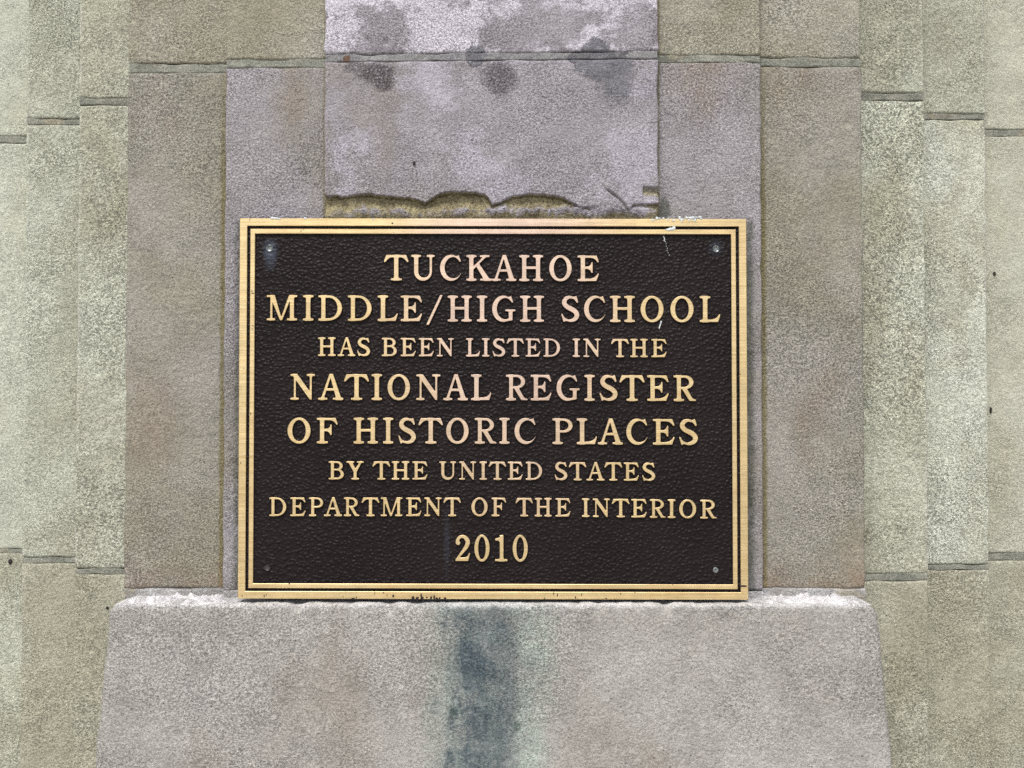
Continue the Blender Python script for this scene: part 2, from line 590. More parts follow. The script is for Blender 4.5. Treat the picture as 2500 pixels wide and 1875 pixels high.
# central shaft: upper block, joint, and the middle block with its broken lower edge
zFt, zFb = (zpx(132, YF, 792), zpx(124, YF, 1607)), (zpx(151, YF, 792), zpx(142, YF, 1607))
zt = (zFt[0] + zFt[1]) / 2
zb = (zFb[0] + zFb[1]) / 2
block(wall, XF[0], XF[1], zt, TOP, YF, 0.12, M_FT, 61, label="bleached stone block with pale and dark blotches above the joint",
      tilt=lambda x, z, dy: (x, z + (zFt[1] - zFt[0]) * (x / (XF[1] - XF[0])) * max(0, 1 - (z - zt) / 0.2), dy))
joint(wall, XF[0] + 0.001, XF[1] - 0.001, zFb[0], zFt[0], zFb[1], zFt[1], YF, 0.12, M_MORTAR_C, 63)

RIM = [(x / 2.458 + 750, y / 2.458) for x, y in
       ((90, 1180), (105, 1172), (125, 1192), (165, 1160), (200, 1182), (260, 1170), (350, 1160), (450, 1172), (560, 1182), (650, 1190),
        (705, 1217), (740, 1195), (800, 1155), (870, 1148), (980, 1150), (1060, 1163), (1085, 1185), (1110, 1225), (1160, 1210),
        (1230, 1177), (1330, 1162), (1430, 1165), (1520, 1180), (1590, 1212), (1640, 1242), (1720, 1236), (1790, 1215), (1850, 1222),
        (1900, 1228), (1925, 1262), (1960, 1224), (2050, 1222), (2085, 1218), (2130, 1215))]
RIMW = [(at(a, b, YF).x, at(a, b, YF).z) for a, b in RIM]
RX = [p[0] for p in RIMW]
RZ = [p[1] for p in RIMW]
CRACK = [at(a / 2.458 + 750, b / 2.458, YF) for a, b in ((1806, 1140), (1832, 1165), (1872, 1190), (1900, 1226), (1925, 1262))]
CORNER = at(2078 / 2.458 + 750, 1118 / 2.458, YF)
Z497, Z518, Z532 = wz(493, YF), wz(514, YF), wz(533, YF)


def chip(x, z):
    e = 0.0
    for p, q in zip(CRACK, CRACK[1:]):                   # a crack running down to the right-hand pocket
        ux, uz = q.x - p.x, q.z - p.z
        t = max(0, min(1, ((x - p.x) * ux + (z - p.z) * uz) / (ux * ux + uz * uz)))
        dist = math.hypot(x - p.x - t * ux, z - p.z - t * uz)
        side = (x - p.x) * uz - (z - p.z) * ux           # stone left of the crack has sunk a little
        e = max(e, 0.0045 * max(0, 1 - dist / 0.0022))
        if side > 0 and dist < 0.010:
            e = max(e, 0.0020 * (1 - dist / 0.010))
    if abs(x - CORNER.x) < 0.012 and z < CORNER.z + 0.0008 * nz((x, 0, 0), 200, 1):    # broken corner
        e = max(e, 0.005 * min(1, (CORNER.z - z) / 0.0015) * max(0, 1 - max(0, CORNER.z - z - 0.006) / 0.014))
    rz = float(np.interp(x, RX, RZ)) + 0.0011 * nz((x, 0, 0), 150, 3) + 0.0006 * nz((x, 0, 0), 420, 3)
    t = rz - z
    if t <= 0:
        return e
    xr = (x - XF[0]) / (XF[1] - XF[0])
    soft = max(0.0, 1 - abs(xr - 0.845) / 0.06)
    top = (0.0075 + 0.0025 * nz((x, 0, 0), 25, 9)) * (1 - 0.75 * soft)
    top += 0.0040 * (1 - soft) * max(0.0, 1 - t / 0.0028)            # deepest right under the lip
    w = 0.0075 * nz((x, 0, 0), 30, 21) + 0.0045 * nz((x, 0, 0), 85, 4)
    prof = min(1.0, t / (0.0010 + 0.012 * soft))
    if z > Z497 + w:
        d = top
    elif z > Z518 + w:
        d = top + (0.0022 - top) * ((Z497 + w - z) / (Z497 - Z518))
    else:
        d = 0.0022 + 0.0040 * min(1.0, (Z518 + w - z) / (Z518 - Z532))
    d += 0.0024 * nz((x, 0, z), 60, 5) + 0.0022 * (abs(nz((x, 0, z), 130, 6)) - 0.2) + 0.0016 * (abs(nz((x, 0, z), 260, 8)) - 0.2) + 0.0008 * nz((x, 0, z), 480, 7)
    return max(d * prof, 0.0004, e)


# middle block: dense rows across the broken edge
zc0 = wz(545, YF)
block(wall, XF[0], XF[1], zc0, zb, YF, 0.12, M_F, 66, step=0.0010, fn=chip,
      label="lavender-grey stone block with flaked lower edge just above the plaque",
      tilt=lambda x, z, dy: (x, z + (zFb[1] - zFb[0]) * (x / (XF[1] - XF[0])) * max(0, 1 - (zb - z) / 0.1), dy))
block(wall, XF[0], XF[1], LEDGE, zc0 - 0.001, YF + 0.001, 0.12, M_F, 69, step=0.03)

# ------------------------------------------------------------------ plinth: battered block with a rounded top edge
PF = -0.022
PX = (at(266, 1492, PF).x, at(2144, 1492, PF).x)


def plinth():
    xs = axis(PX[0], PX[1], 0.0035, (0, 0.002, 0.004, 0.007, 0.011))
    # profile from the back of the ledge over the lip and down the face: (y, z, how far down)
    prof = [(0.30, LEDGE), (0.10, LEDGE), (0.05, LEDGE), (0.03, LEDGE - 0.0005), (0.018, LEDGE - 0.0005), (0.006, LEDGE - 0.0006), (-0.002, LEDGE - 0.0008), (-0.008, LEDGE - 0.001)]
    for k in range(7):
        a = math.pi / 2 * k / 6
        prof.append((PF + 0.0035 - 0.0035 * math.sin(a), LEDGE - 0.001 - 0.0035 * (1 - math.cos(a))))
    z = LEDGE - 0.0045
    for zz in (0.0020, 0.0045, 0.0080, 0.0120):
        prof.append((PF - 0.060 * zz, LEDGE - 0.0045 - zz))
    z = LEDGE - 0.018
    while z > 0.85:
        z -= 0.010
        prof.append((PF - 0.060 * (LEDGE - 0.008 - z), z))
    prof.append((PF - 0.060 * (LEDGE - 0.008), 0.0))
    verts, faces = [], []
    nx = len(xs)
    xm = (PX[0] + PX[1]) / 2
    half = (PX[1] - PX[0]) / 2
    for j, (y, z) in enumerate(prof):
        dn = max(0.0, LEDGE - z)
        for i, x in enumerate(xs):
            t = (x - xm) / half
            edge = min(x - PX[0], PX[1] - x)
            grow = 1 + 0.066 * dn / half
            # rounded upper corners
            if dn < 0.010:
                grow -= (0.012 / half) * (1 - dn / 0.010) ** 1.6
            vy = y
            rr = 0.007
            if edge < rr and y < 0.0:
                k = 1 - edge / rr
                vy += rr * 0.8 * (1 - math.sqrt(1 - k * k))
            vx = xm + (x - xm) * grow
            n1 = nz((vx, 0, z), 12, 4)
            vy += -0.0012 * n1 * min(1, dn / 0.01) + 0.0006 * nz((vx, y, z), 55, 6)
            vz = z
            if y < 0.0 and dn < 0.020:                       # chipped lip
                ch = max(0.0, nz((vx, 0, 0), 55, 8) - 0.12) + 0.6 * max(0.0, nz((vx, 0, 0), 150, 9) - 0.15)
                f = max(0.0, 1 - abs(dn - 0.003) / 0.010)
                vy += 0.010 * ch * f
                vz += 0.0010 * nz((vx, y, 0), 60, 8) - 0.005 * ch * f + 0.0006 * nz((vx, y, 0), 220, 2)
            if edge < 0.003:
                vx += 0.0015 * nz((0, 0, z), 40, 3 + t)
            verts.append((vx, vy, vz))
    nj = len(prof)
    for j in range(nj - 1):
        for i in range(nx - 1):
            a = j * nx + i
            faces.append((a + nx, a + nx + 1, a + 1, a))
    # side returns and back
    base = len(verts)
    for j in range(nj):
        for i in (0, nx - 1):
            v = verts[j * nx + i]
            verts.append((v[0], 0.30, v[2] if j > 0 else v[2]))
    for j in range(nj - 1):
        a, b = j * nx, (j + 1) * nx
        p, q = base + 2 * j, base + 2 * (j + 1)
        faces.append((a, p, q, b) if False else (b, a, p, q))
        a, b = j * nx + nx - 1, (j + 1) * nx + nx - 1
        faces.append((a, b, q + 1, p + 1))
    me = mesh("plinth", verts, faces, True)
    bm = bmesh.new()
    bm.from_mesh(me)
    bmesh.ops.recalc_face_normals(bm, faces=bm.faces)
    bm.to_mesh(me)
    bm.free()
    return link("plinth", me, wall, "projecting stone plinth with a dark blue-green water stain below the plaque", (M_P,))


plinth()


# lumps of white lime on the ledge, grey cement smears and a scrap of rust
def blob_mesh(name, spots, seed, flat=0.5):
    bm = bmesh.new()
    for (x, y, z, rx, ry, rz) in spots:
        r = bmesh.ops.create_icosphere(bm, subdivisions=2, radius=1.0)
        for v in r['verts']:
            k = 1 + 0.45 * nz(v.co, 1.6, seed + x * 90)
            v.co = Vector((x + v.co.x * rx * k, y + v.co.y * ry * k, z + v.co.z * rz * k))
    me = bpy.data.meshes.new(name)
    bm.to_mesh(me)
    bm.free()
    me.polygons.foreach_set("use_smooth", [True] * len(me.polygons))
    return me


def lime_crust(px0, px1, seed, label):
    """one lumpy skin of lime lying along the ledge: a height field that dips into the stone between its lumps"""
    x0, x1 = at(px0, 1462, 0.0).x, at(px1, 1462, 0.0).x
    step = 0.0011
    nx, ny = int((x1 - x0) / step), int(0.044 / step)
    verts, faces = [], []
    for j in range(ny + 1):
        for i in range(nx + 1):
            x, y = x0 + i * step, -0.0165 + j * step
            e = min(1, min(i, nx - i) / 14, j / 3, (ny - j) / 3)
            p = (x, y, 0)
            h = 0.55 * nz(p, 75, seed) + 0.35 * nz(p, 180, seed + 2) + 0.18 * nz(p, 420, seed + 4) + 0.30 * nz(p, 18, seed + 7)
            h = h * e - 0.10 - 0.35 * (1 - e)
            verts.append((x, y, LEDGE - 0.0006 + 0.0135 * (h if h > 0 else h * 0.4)))
    for j in range(ny):
        for i in range(nx):
            a = j * (nx + 1) + i
            faces.append((a, a + 1, a + nx + 2, a + nx + 1))
    return link("lime_deposit", mesh("lime_deposit", verts, faces, True), wall, label, (M_LIME,))


lime_crust(290, 575, 3, "white crust of lime on the ledge left of the plaque")
lime_crust(1835, 2118, 12, "white crust of lime on the ledge right of the plaque")


for (px, py, Y, rx, rz) in ((2428, 668, YA, 0.002, 0.0035), (2419, 1001, YA, 0.0018, 0.005), (25, 1371, YA, 0.003, 0.004),
                            (1011, 398, YF, 0.0016, 0.0024), (262, 1484, YC, 0.002, 0.002)):
    p = at(px, py, Y - 0.001)
    link("dark_speck", blob_mesh("dark_speck", [(p.x, p.y, p.z, rx, 0.0016, rz)], px), wall, None, (M_SPECK,))

# ------------------------------------------------------------------ plaque materials
def brass_mat():
    M = Mat("brushed_bronze")
    br = M.noise(1.0, 4, 0.75, 0, stretch=(7, 1, 640))
    br2 = M.noise(1.0, 3, 0.6, 5, stretch=(30, 1, 420))
    c = M.mix(lin((246, 216, 158)), lin((252, 232, 186)), br.ramp(0.3, 0.7))
    c = M.mix(c, lin((236, 202, 146)), M.noise(12, 4, 0.6, 8).ramp(0.52, 0.75, 0, 0.6))
    # pink camera cast painted into the upper middle's colour, and worn duller patches
    pink_cast = (((M.x + 0.005) / 0.15).pow(2.0) + ((M.z - wz(760, FRONT)) / 0.26).pow(2.0)).sqrt() + (M.noise(9, 3, 0.6, 77) - 0.5) * 0.5
    c = M.mix(c, lin((240, 214, 206)), pink_cast.ramp(0.35, 1.25, 0.72, 0))
    c = M.scale_col(c, br.ramp(0.28, 0.72, 0.82, 1.06) * M.noise(35, 4, 0.7, 19).ramp(0.3, 0.7, 0.88, 1.04))
    # nicks and scratches
    nick = M.noise(130, 2, 0.5, 33).ramp(0.745, 0.765) * M.noise(9, 2, 0.5, 3).ramp(0.5, 0.6)
    scr = M.noise(1.0, 2, 0.5, 14, stretch=(520, 1, 26)).ramp(0.74, 0.78) * M.noise(14, 2, 0.5, 9).ramp(0.54, 0.62)
    dk = nick.max(scr * 0.35)
    c = M.mix(c, lin((60, 46, 38)), dk * 0.8)
    n = M.bump(br * 0.6 + br2 * 0.5, 0.0004, 0.5)
    m = M.out(c, br2.ramp(0.3, 0.7, 0.44, 0.54), n, 1.0, 0.5)
    return m


def field_mat():
    M = Mat("dark_leatherette_enamel")
    v = M.voronoi(250, 'SMOOTH_F1', (0.80, 1, 1), 0.22, (90, 0.003))
    v2 = M.voronoi(390, 'SMOOTH_F1', (0.85, 1, 1), 0.3, (160, 0.002))
    h = v.ramp(0.05, 0.70, 1, 0) + v2.ramp(0.0, 0.7, 1, 0) * 0.35 + M.noise(60, 3, 0.6, 3) * 0.35
    c = M.mix(lin((25, 19, 20)), lin((31, 24, 25)), M.noise(8, 3, 0.6).ramp(0.35, 0.65))
    for (a, b, rx, rz, f) in ((659, 606, 0.007, 0.009, 0.20), (660, 630, 0.006, 0.011, 0.14), (1748, 606, 0.007, 0.007, 0.12), (1091, 1330, 0.003, 0.035, 0.06)):
        c = M.mix(c, lin((120, 136, 160)), ell(M, a, b, FIELD, rx, rz, 0.3, 60, 2, 0.8) * f)
    n = M.bump(h, 0.0012, 0.8)
    return M.out(c, 0.48, n, 0, 0.17)


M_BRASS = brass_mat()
M_FIELD = field_mat()
Mx = Mat("dark_bronze_side")
M_SIDE = Mx.out(lin((84, 74, 84)), 0.32, Mx.bump(Mx.noise(500, 3, 0.6), 0.0006), 0.9, 0.5)
Mx = Mat("screw_metal")
M_SCREW = Mx.out(Mx.mix(lin((150, 156, 156)), lin((92, 98, 104)), Mx.noise(400, 3, 0.6).ramp(0.4, 0.6)), 0.4, None, 0.8, 0.5)
Mx = Mat("dull_screw_metal")
M_SCREWD = Mx.out(Mx.mix(lin((86, 84, 86)), lin((52, 46, 46)), Mx.noise(300, 3, 0.6).ramp(0.4, 0.6)), 0.35, None, 0.5, 0.5)

# ------------------------------------------------------------------ plaque body
plaque = empty("memorial_plaque", tuple(at(1203, 1463, FRONT)))
plaque["label"] = "rectangular cast bronze plaque with dark leathery field and raised gold lettering"
plaque["category"] = "plaque"

OUT = [(585.5, 533), (1822, 534.6), (1827, 1464.5), (580.3, 1461.6)]     # TL TR BR BL in photograph pixels


def inset(d):
    (a, b, c, e) = OUT
    return [(a[0] + d, a[1] + d), (b[0] - d, b[1] + d), (c[0] - d, c[1] - d), (e[0] + d, e[1] - d)]


def ring(d0, d1, yb, name, label=None, bev=0.0005):
    """raised rectangular border between insets d0 and d1 (pixels), standing out to FRONT"""
    A = [at(a, b, FRONT) for a, b in inset(d0)]
    B = [at(a, b, FRONT) for a, b in inset(d1)]
    def mv(P, d):      # shrink/grow by d metres
        s = ((1, -1), (-1, -1), (-1, 1), (1, 1))
        return [(p.x + d * q[0], p.z + d * q[1]) for p, q in zip(P, s)]
    loops = [(mv(A, 0), yb), (mv(A, 0), FRONT + bev), (mv(A, bev), FRONT), (mv(B, -bev), FRONT), (mv(B, 0), FRONT + bev), (mv(B, 0.0008), yb)]
    verts, faces, mi = [], [], []
    for P, y in loops:
        verts += [(x, y, z) for x, z in P]
    for r in range(6):
        r2 = (r + 1) % 6
        for i in range(4):
            j = (i + 1) % 4
            faces.append((r * 4 + i, r2 * 4 + i, r2 * 4 + j, r * 4 + j))
            mi.append(0 if r in (1, 2, 3) else 1)
    me = mesh(name, verts, faces)
    bm = bmesh.new()
    bm.from_mesh(me)
    bmesh.ops.recalc_face_normals(bm, faces=bm.faces)
    bm.to_mesh(me)
    bm.free()
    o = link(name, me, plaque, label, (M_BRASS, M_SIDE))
    me.polygons.foreach_set("material_index", mi)
    return o


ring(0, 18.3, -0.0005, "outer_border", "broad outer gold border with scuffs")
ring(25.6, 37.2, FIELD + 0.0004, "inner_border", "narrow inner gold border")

# backing panel with the leathery face
P = [at(a, b, FIELD) for a, b in inset(16)]
pv = [(p.x, FIELD, p.z) for p in P] + [(p.x, -0.0004, p.z) for p in P]
pm = mesh("back_panel", pv, [(0, 3, 2, 1), (4, 5, 6, 7), (0, 1, 5, 4), (1, 2, 6, 5), (2, 3, 7, 6), (3, 0, 4, 7)])
link("back_panel", pm, plaque, "dark brown pebbled field", (M_FIELD,))


def disc(name, px, py, r, mat, label, hole):
    c = at(px, py, FIELD)
    prof = [(1.0, 0.0003), (1.0, -0.0007), (0.92, -0.0011), (0.6, -0.0012)] if not hole else \
           [(1.15, 0.0003), (1.10, -0.0012), (0.96, -0.0013), (0.80, -0.0001), (0.4, -0.0001)]
    n = 24
    verts, faces = [], []
    for (k, y) in prof:
        for i in range(n):
            a = 2 * math.pi * i / n
            verts.append((c.x + r * k * math.cos(a), FIELD + y, c.z + r * k * math.sin(a)))
    for q in range(len(prof) - 1):
        for i in range(n):
            faces.append((q * n + (i + 1) % n, q * n + i, (q + 1) * n + i, (q + 1) * n + (i + 1) % n))
    faces.append(tuple((len(prof) - 1) * n + i for i in range(n - 1, -1, -1)))
    return link(name, mesh(name, verts, faces, True), plaque, label, (mat,))


disc("screw", 659, 606, 0.0036, M_SCREW, "dull screw with a pale lower rim", True)
disc("screw", 1748, 608, 0.0036, M_SCREW, "dull screw with a pale ring", True)
disc("screw", 653, 1386, 0.0033, M_SCREWD, "dark sunken screw", True)
disc("screw", 1747, 1392, 0.0034, M_SCREW, "bright silvery screw head", False)

# ------------------------------------------------------------------ lettering: outlines from distance fields
GX0, GY0, GN, GM = -8, -24, 150, 140          # grid origin and size in units of 1/100 cap height
RES = 1.0
_gx, _gy = np.meshgrid(GX0 + RES * np.arange(GN), GY0 + RES * np.arange(GM))


def box(x0, y0, x1, y1):
    dx = np.maximum(x0 - _gx, _gx - x1)
    dy = np.maximum(y0 - _gy, _gy - y1)
    return np.minimum(np.maximum(dx, dy), 0) + np.hypot(np.maximum(dx, 0), np.maximum(dy, 0))


def poly(*pts):
    d = np.full(_gx.shape, 1e9)
    s = np.zeros(_gx.shape, bool)
    n = len(pts)
    for i in range(n):
        (ax, ay), (bx, by) = pts[i], pts[(i + 1) % n]
        ex, ey = bx - ax, by - ay
        t = np.clip(((_gx - ax) * ex + (_gy - ay) * ey) / (ex * ex + ey * ey + 1e-12), 0, 1)
        d = np.minimum(d, np.hypot(_gx - ax - t * ex, _gy - ay - t * ey))
        c = ((ay > _gy) != (by > _gy)) & (_gx < (bx - ax) * (_gy - ay) / ((by - ay) if by != ay else 1e-9) + ax)
        s ^= c
    return np.where(s, -d, d)


def oval(cx, cy, a, b):
    k = np.hypot((_gx - cx) / a, (_gy - cy) / b)
    g = np.hypot((_gx - cx) / a ** 2, (_gy - cy) / b ** 2) / np.maximum(k, 1e-6)
    return (k - 1) / np.maximum(g, 1e-6)


def stroke(*pts):
    P = np.array(pts, float)
    out = []
    n = len(P)
    for i in range(n - 1):
        p0, p1, p2, p3 = P[max(i - 1, 0)], P[i], P[i + 1], P[min(i + 2, n - 1)]
        for t in np.linspace(0, 1, 14, endpoint=False):
            out.append(0.5 * (2 * p1 + (p2 - p0) * t + (2 * p0 - 5 * p1 + 4 * p2 - p3) * t * t + (3 * p1 - p0 - 3 * p2 + p3) * t ** 3))
    out.append(P[-1])
    d = np.full(_gx.shape, 1e9)
    for (x, y, r) in out:
        d = np.minimum(d, np.hypot(_gx - x, _gy - y) - r)
    return d


def U(*a, k=0.0):
    d = a[0]
    for b in a[1:]:
        if k:
            h = np.clip(0.5 + 0.5 * (b - d) / k, 0, 1)
            d = b * (1 - h) + d * h - k * h * (1 - h)
        else:
            d = np.minimum(d, b)
    return d


def cut(a, b):
    return np.maximum(a, -b)


def dd(x0, x1, y0, y1, xc):
    return U(box(x0, y0, xc, y1), np.maximum(oval(xc, (y0 + y1) / 2, x1 - xc, (y1 - y0) / 2), x0 - _gx))


K = 9.0
sf = lambda x0, x1: box(x0, 0, x1, 7.2)           # foot serif
st = lambda x0, x1: box(x0, 92.8, x1, 100)        # top serif
stem = lambda x0, x1: box(x0, 1, x1, 99)
mir = lambda W, *p: poly(*[(W - x, y) for x, y in p])
TW = ((9, 100), (0, 75.5), (1.5, 72), (6, 71.5), (11, 78), (18, 85), (26, 89.8), (36, 91), (50, 91), (50, 100))
barb_up = lambda: poly((60, 97), (68, 96.5), (74.5, 101), (83, 77), (82, 74), (77.5, 74), (72, 82), (64, 89), (58, 91.5))


def g_C(bar=False):
    r = cut(oval(44, 50, 44, 51.5), oval(53, 50.5, 34, 41.8))
    if not bar:
        r = cut(r, box(61, 31.5, 130, 130))
        return U(r, barb_up())
    r = cut(r, box(61, 14, 130, 130))
    r = cut(r, box(74, -30, 130, 30))
    return U(U(r, barb_up()), U(poly((65, 42), (65, 12), (60, 3), (70, 3), (80.5, 5), (80.5, 42)), box(51.5, 40.3, 92, 47.3), k=6), k=5)


def g_E(f=False):
    d = U(stem(12.5, 30), box(0, 92.5, 70, 100), k=6)
    top = poly((30, 100), (76, 100), (84, 77), (82.5, 73.5), (78.5, 73.5), (72, 82.5), (63, 89), (52, 91.3), (30, 91.5))
    mid = poly((29, 48), (42, 47), (50, 42), (54, 33.5), (57, 31.5), (60, 33.5), (60, 72.5), (58, 75.5), (55, 73.5), (51.5, 64), (44, 57.5), (29, 56.5))
    d = U(d, top, mid)
    if f:
        return U(d, sf(0, 45), k=K)
    bot = poly((29, 0), (74, 0), (84.5, 27.5), (83, 30.5), (79.5, 30), (73, 20), (64, 13), (52, 9.6), (29, 9))
    d = U(d, box(0, 0, 60, 7.5), k=6)
    return U(d, bot)


GLYPHS = {
    'I': lambda: U(stem(12, 30), sf(0, 42), st(0, 42), k=K),
    'H': lambda: U(U(stem(11.5, 28.7), sf(0, 41), st(0, 41), k=K), U(stem(66, 83.2), sf(54, 95), st(54, 95), k=K), box(25, 46.5, 70, 56.5)),
    'T': lambda: U(U(stem(39.8, 57.4), sf(27, 71), k=K), U(poly(*TW), mir(97, *TW)), k=6),
    'U': lambda: U(U(cut(U(box(11.3, 36, 82.5, 99), oval(46.9, 36, 35.6, 37.5)), U(box(28.7, 34, 72.6, 140), oval(50.65, 34, 21.95, 23)))), st(0, 39.5), st(61, 93), k=7),
    'C': lambda: g_C(),
    'G': lambda: g_C(True),
    'K': lambda: U(U(stem(11.5, 28.7), sf(0, 41), st(0, 41), k=K), U(poly((27, 42), (27, 55), (72, 99), (84, 99)), st(53, 92), k=6),
                   U(poly((39, 56), (51, 67), (94, 4), (94, 0), (72, 0)), sf(54, 102), k=6)),
    'A': lambda: U(U(poly((44.5, 101.5), (54, 101.5), (21.5, 0), (10, 0)), sf(0, 37), k=7), U(poly((45, 101.5), (59, 101.5), (93.5, 0), (72.5, 0)), sf(58, 100), k=7), box(26, 35.5, 75, 44.5)),
    'O': lambda: cut(oval(44.5, 50, 44.5, 51.5), oval(44.5, 50, 25.8, 42)),
    'M': lambda: U(U(box(14.5, 1, 23.5, 99), sf(0, 35), k=7), U(poly((12, 100), (33, 100), (62.5, 0), (53.5, 0)), st(0, 30), k=4), poly((54, 0), (62.5, 0), (98, 92), (98, 100), (89, 100)),
                   U(box(93, 1, 110, 99), sf(81, 123), box(90, 92.8, 123, 100), k=7)),
    'D': lambda: cut(U(U(stem(11.8, 29), box(0, 0, 42, 7.5), box(0, 92.5, 42, 100), k=7), dd(11.8, 95, 0, 100, 40)), dd(29, 76.5, 9, 91, 43)),
    'L': lambda: U(U(stem(12.5, 30.5), st(0, 42), box(0, 0, 60, 7.5), k=K), poly((30, 0), (72, 0), (80.5, 27), (79, 30), (75.5, 29.5), (70, 20.5), (62, 13.5), (50, 10), (30, 9))),
    'E': lambda: g_E(),
    'F': lambda: g_E(True),
    '/': lambda: poly((0, -14), (11, -14), (64, 103), (53, 103)),
    'S': lambda: U(stroke((46, 93.2, 4.4), (34, 95.8, 5.4), (20, 91.5, 7.3), (12.2, 80, 8.8), (13.5, 69, 9.2), (23, 58.5, 9.2), (36, 51.5, 9.5), (50, 43.5, 9.5),
                          (59.2, 33, 9.2), (60.3, 22, 9.2), (53, 10.5, 7.8), (39, 4.2, 5.5), (27, 5, 4.2), (19, 9, 3.8)),
                   poly((42, 97.5), (52, 97.5), (58.5, 101.5), (61, 97), (66, 77), (64, 73.5), (60, 73.5), (56, 81), (50, 87.5), (42, 91)),
                   poly((0, 28.5), (2.5, 31.5), (6, 30), (10, 21), (18, 12.5), (30, 8.5), (30, 0.5), (17, 3), (11.5, -1), (8.5, 0))),
    'B': lambda: cut(cut(U(U(stem(12, 29), box(0, 0, 42, 7.5), box(0, 92.5, 42, 100), k=7), dd(12, 75.5, 51, 100, 46), dd(12, 82, 0, 58, 46)), dd(29, 58.5, 58.5, 91.5, 42)), dd(29, 64, 9, 50, 43)),
    'P': lambda: cut(U(U(stem(12.8, 30), sf(0, 42), k=K), U(box(0, 92.5, 42, 100), box(12.8, 50, 30, 99), k=7), dd(13, 81, 45, 100, 46)), dd(30, 64, 53.5, 91.5, 42)),
    'R': lambda: U(cut(U(U(stem(12.5, 28.5), sf(0, 40.5), k=K), U(box(0, 92.5, 42, 100), box(12.5, 50, 28.5, 99), k=7), dd(13, 76.5, 47, 100, 44)), dd(28.5, 59.5, 55, 91.5, 40)),
                   poly((31, 49), (50, 51), (72, 11), (78, 7.2), (86, 5.5), (86, 0), (61, 0))),
    'N': lambda: U(U(box(13.5, 1, 21.8, 99), sf(0, 33.5), k=7), U(poly((6, 100), (28, 100), (76, 33), (84.3, 30), (84.3, 0), (76.5, 0), (21, 77)), st(0, 26), k=4),
                   U(box(76, 20, 84.3, 99), st(64, 97), k=7)),
    'Y': lambda: U(U(poly((9, 100), (32, 100), (57.5, 46), (57.5, 36), (40.5, 36), (40.5, 42)), st(0, 44), k=5), U(poly((49, 60), (50, 42), (57, 40), (87, 100), (77, 100)), st(59, 97), k=6),
                   U(box(40.5, 1, 57.5, 44), sf(28, 71), k=K)),
    '2': lambda: U(stroke((11.2, 70.5, 8.6), (9.5, 74, 7.6), (9.8, 82, 6.2), (16, 91.5, 5.6), (27, 95.5, 5.6), (39, 91, 7.2), (47.3, 78.5, 8.4), (46.5, 65, 8.2), (39, 50, 7.2), (27, 34, 5.4), (14, 17, 4.2), (5, 4.5, 4)),
                   poly((0.5, 0), (50, 0), (57, 29.5), (55.5, 32), (53, 30.5), (47, 19), (39, 14), (12, 13.2), (3, 7))),
    '0': lambda: cut(oval(30, 50.5, 30, 52.5), oval(30, 50.5, 14.6, 43.5)),
    '1': lambda: U(U(box(18.3, 1, 33, 101), sf(0, 49), k=K), poly((0.5, 88), (0.5, 81), (4, 79.8), (13, 80), (18.3, 74), (33, 74), (33, 102.5), (28.5, 102.5), (22, 94.5), (11, 90))),
}


def blur(d):
    k = np.array([1, 2.2, 1]) / 4.2
    for _ in range(2):
        p = np.pad(d, 1, mode='edge')
        d = k[0] * p[:-2, 1:-1] + k[1] * p[1:-1, 1:-1] + k[2] * p[2:, 1:-1]
        p = np.pad(d, 1, mode='edge')
        d = k[0] * p[1:-1, :-2] + k[1] * p[1:-1, 1:-1] + k[2] * p[1:-1, 2:]
    return d


def contours(d):
    """marching squares: closed outlines of d < 0, inside kept on the left"""
    d = np.where(np.abs(d) < 1e-6, 1e-6, d)
    seg = {}
    d[0, :] = d[-1, :] = 1.0
    d[:, 0] = d[:, -1] = 1.0
    ins = d < 0
    H, W = d.shape
    act = np.argwhere((ins[:-1, :-1].astype(int) + ins[1:, :-1] + ins[:-1, 1:] + ins[1:, 1:]) % 4 != 0)

    def pt(e):
        kind, j, i = e
        if kind == 'h':
            a, b = d[j, i], d[j, i + 1]
            return (GX0 + RES * (i + a / (a - b)), GY0 + RES * j)
        a, b = d[j, i], d[j + 1, i]
        return (GX0 + RES * i, GY0 + RES * (j + a / (a - b)))
    for j, i in act:
        c = [ins[j, i], ins[j, i + 1], ins[j + 1, i + 1], ins[j + 1, i]]
        e = [('h', j, i), ('v', j, i + 1), ('h', j + 1, i), ('v', j, i)]
        ent, ext = [], []
        for q in range(4):
            a, b = c[q], c[(q + 1) % 4]
            if a and not b:
                ext.append(e[q])
            if b and not a:
                ent.append(e[q])
        if len(ent) == 1:
            seg[ext[0]] = ent[0]
        else:
            order = [q for q in range(4) if c[q] and not c[(q + 1) % 4]]
            for q in order:
                seg[e[q]] = e[(q + 3) % 4] if c[q] else e[q]
    loops = []
    while seg:
        s0, cur = seg.popitem()
        L = [s0]
        while cur != s0:
            L.append(cur)
            cur = seg.pop(cur)
        P = [pt(q) for q in L]
        if len(P) > 8:
            loops.append(P)
    return loops


def simplify(P, tol=0.10):
    """drop points that lie on the straight line of their neighbours"""
    n = len(P)
    a = max(range(n), key=lambda i: P[i][0])
    P = P[a:] + P[:a]
    h = max(range(n), key=lambda i: (P[i][0] - P[0][0]) ** 2 + (P[i][1] - P[0][1]) ** 2)

    def rdp(lo, hi):
        (x0, y0), (x1, y1) = P[lo], P[hi % n]
        L = math.hypot(x1 - x0, y1 - y0) or 1e-9
        best, bi = 0, None
        for i in range(lo + 1, hi):
            e = abs((x1 - x0) * (P[i][1] - y0) - (y1 - y0) * (P[i][0] - x0)) / L
            if e > best:
                best, bi = e, i
        if bi is None or best < tol:
            return [P[lo]]
        return rdp(lo, bi) + rdp(bi, hi)
    return rdp(0, h) + rdp(h, n)


_cache = {}


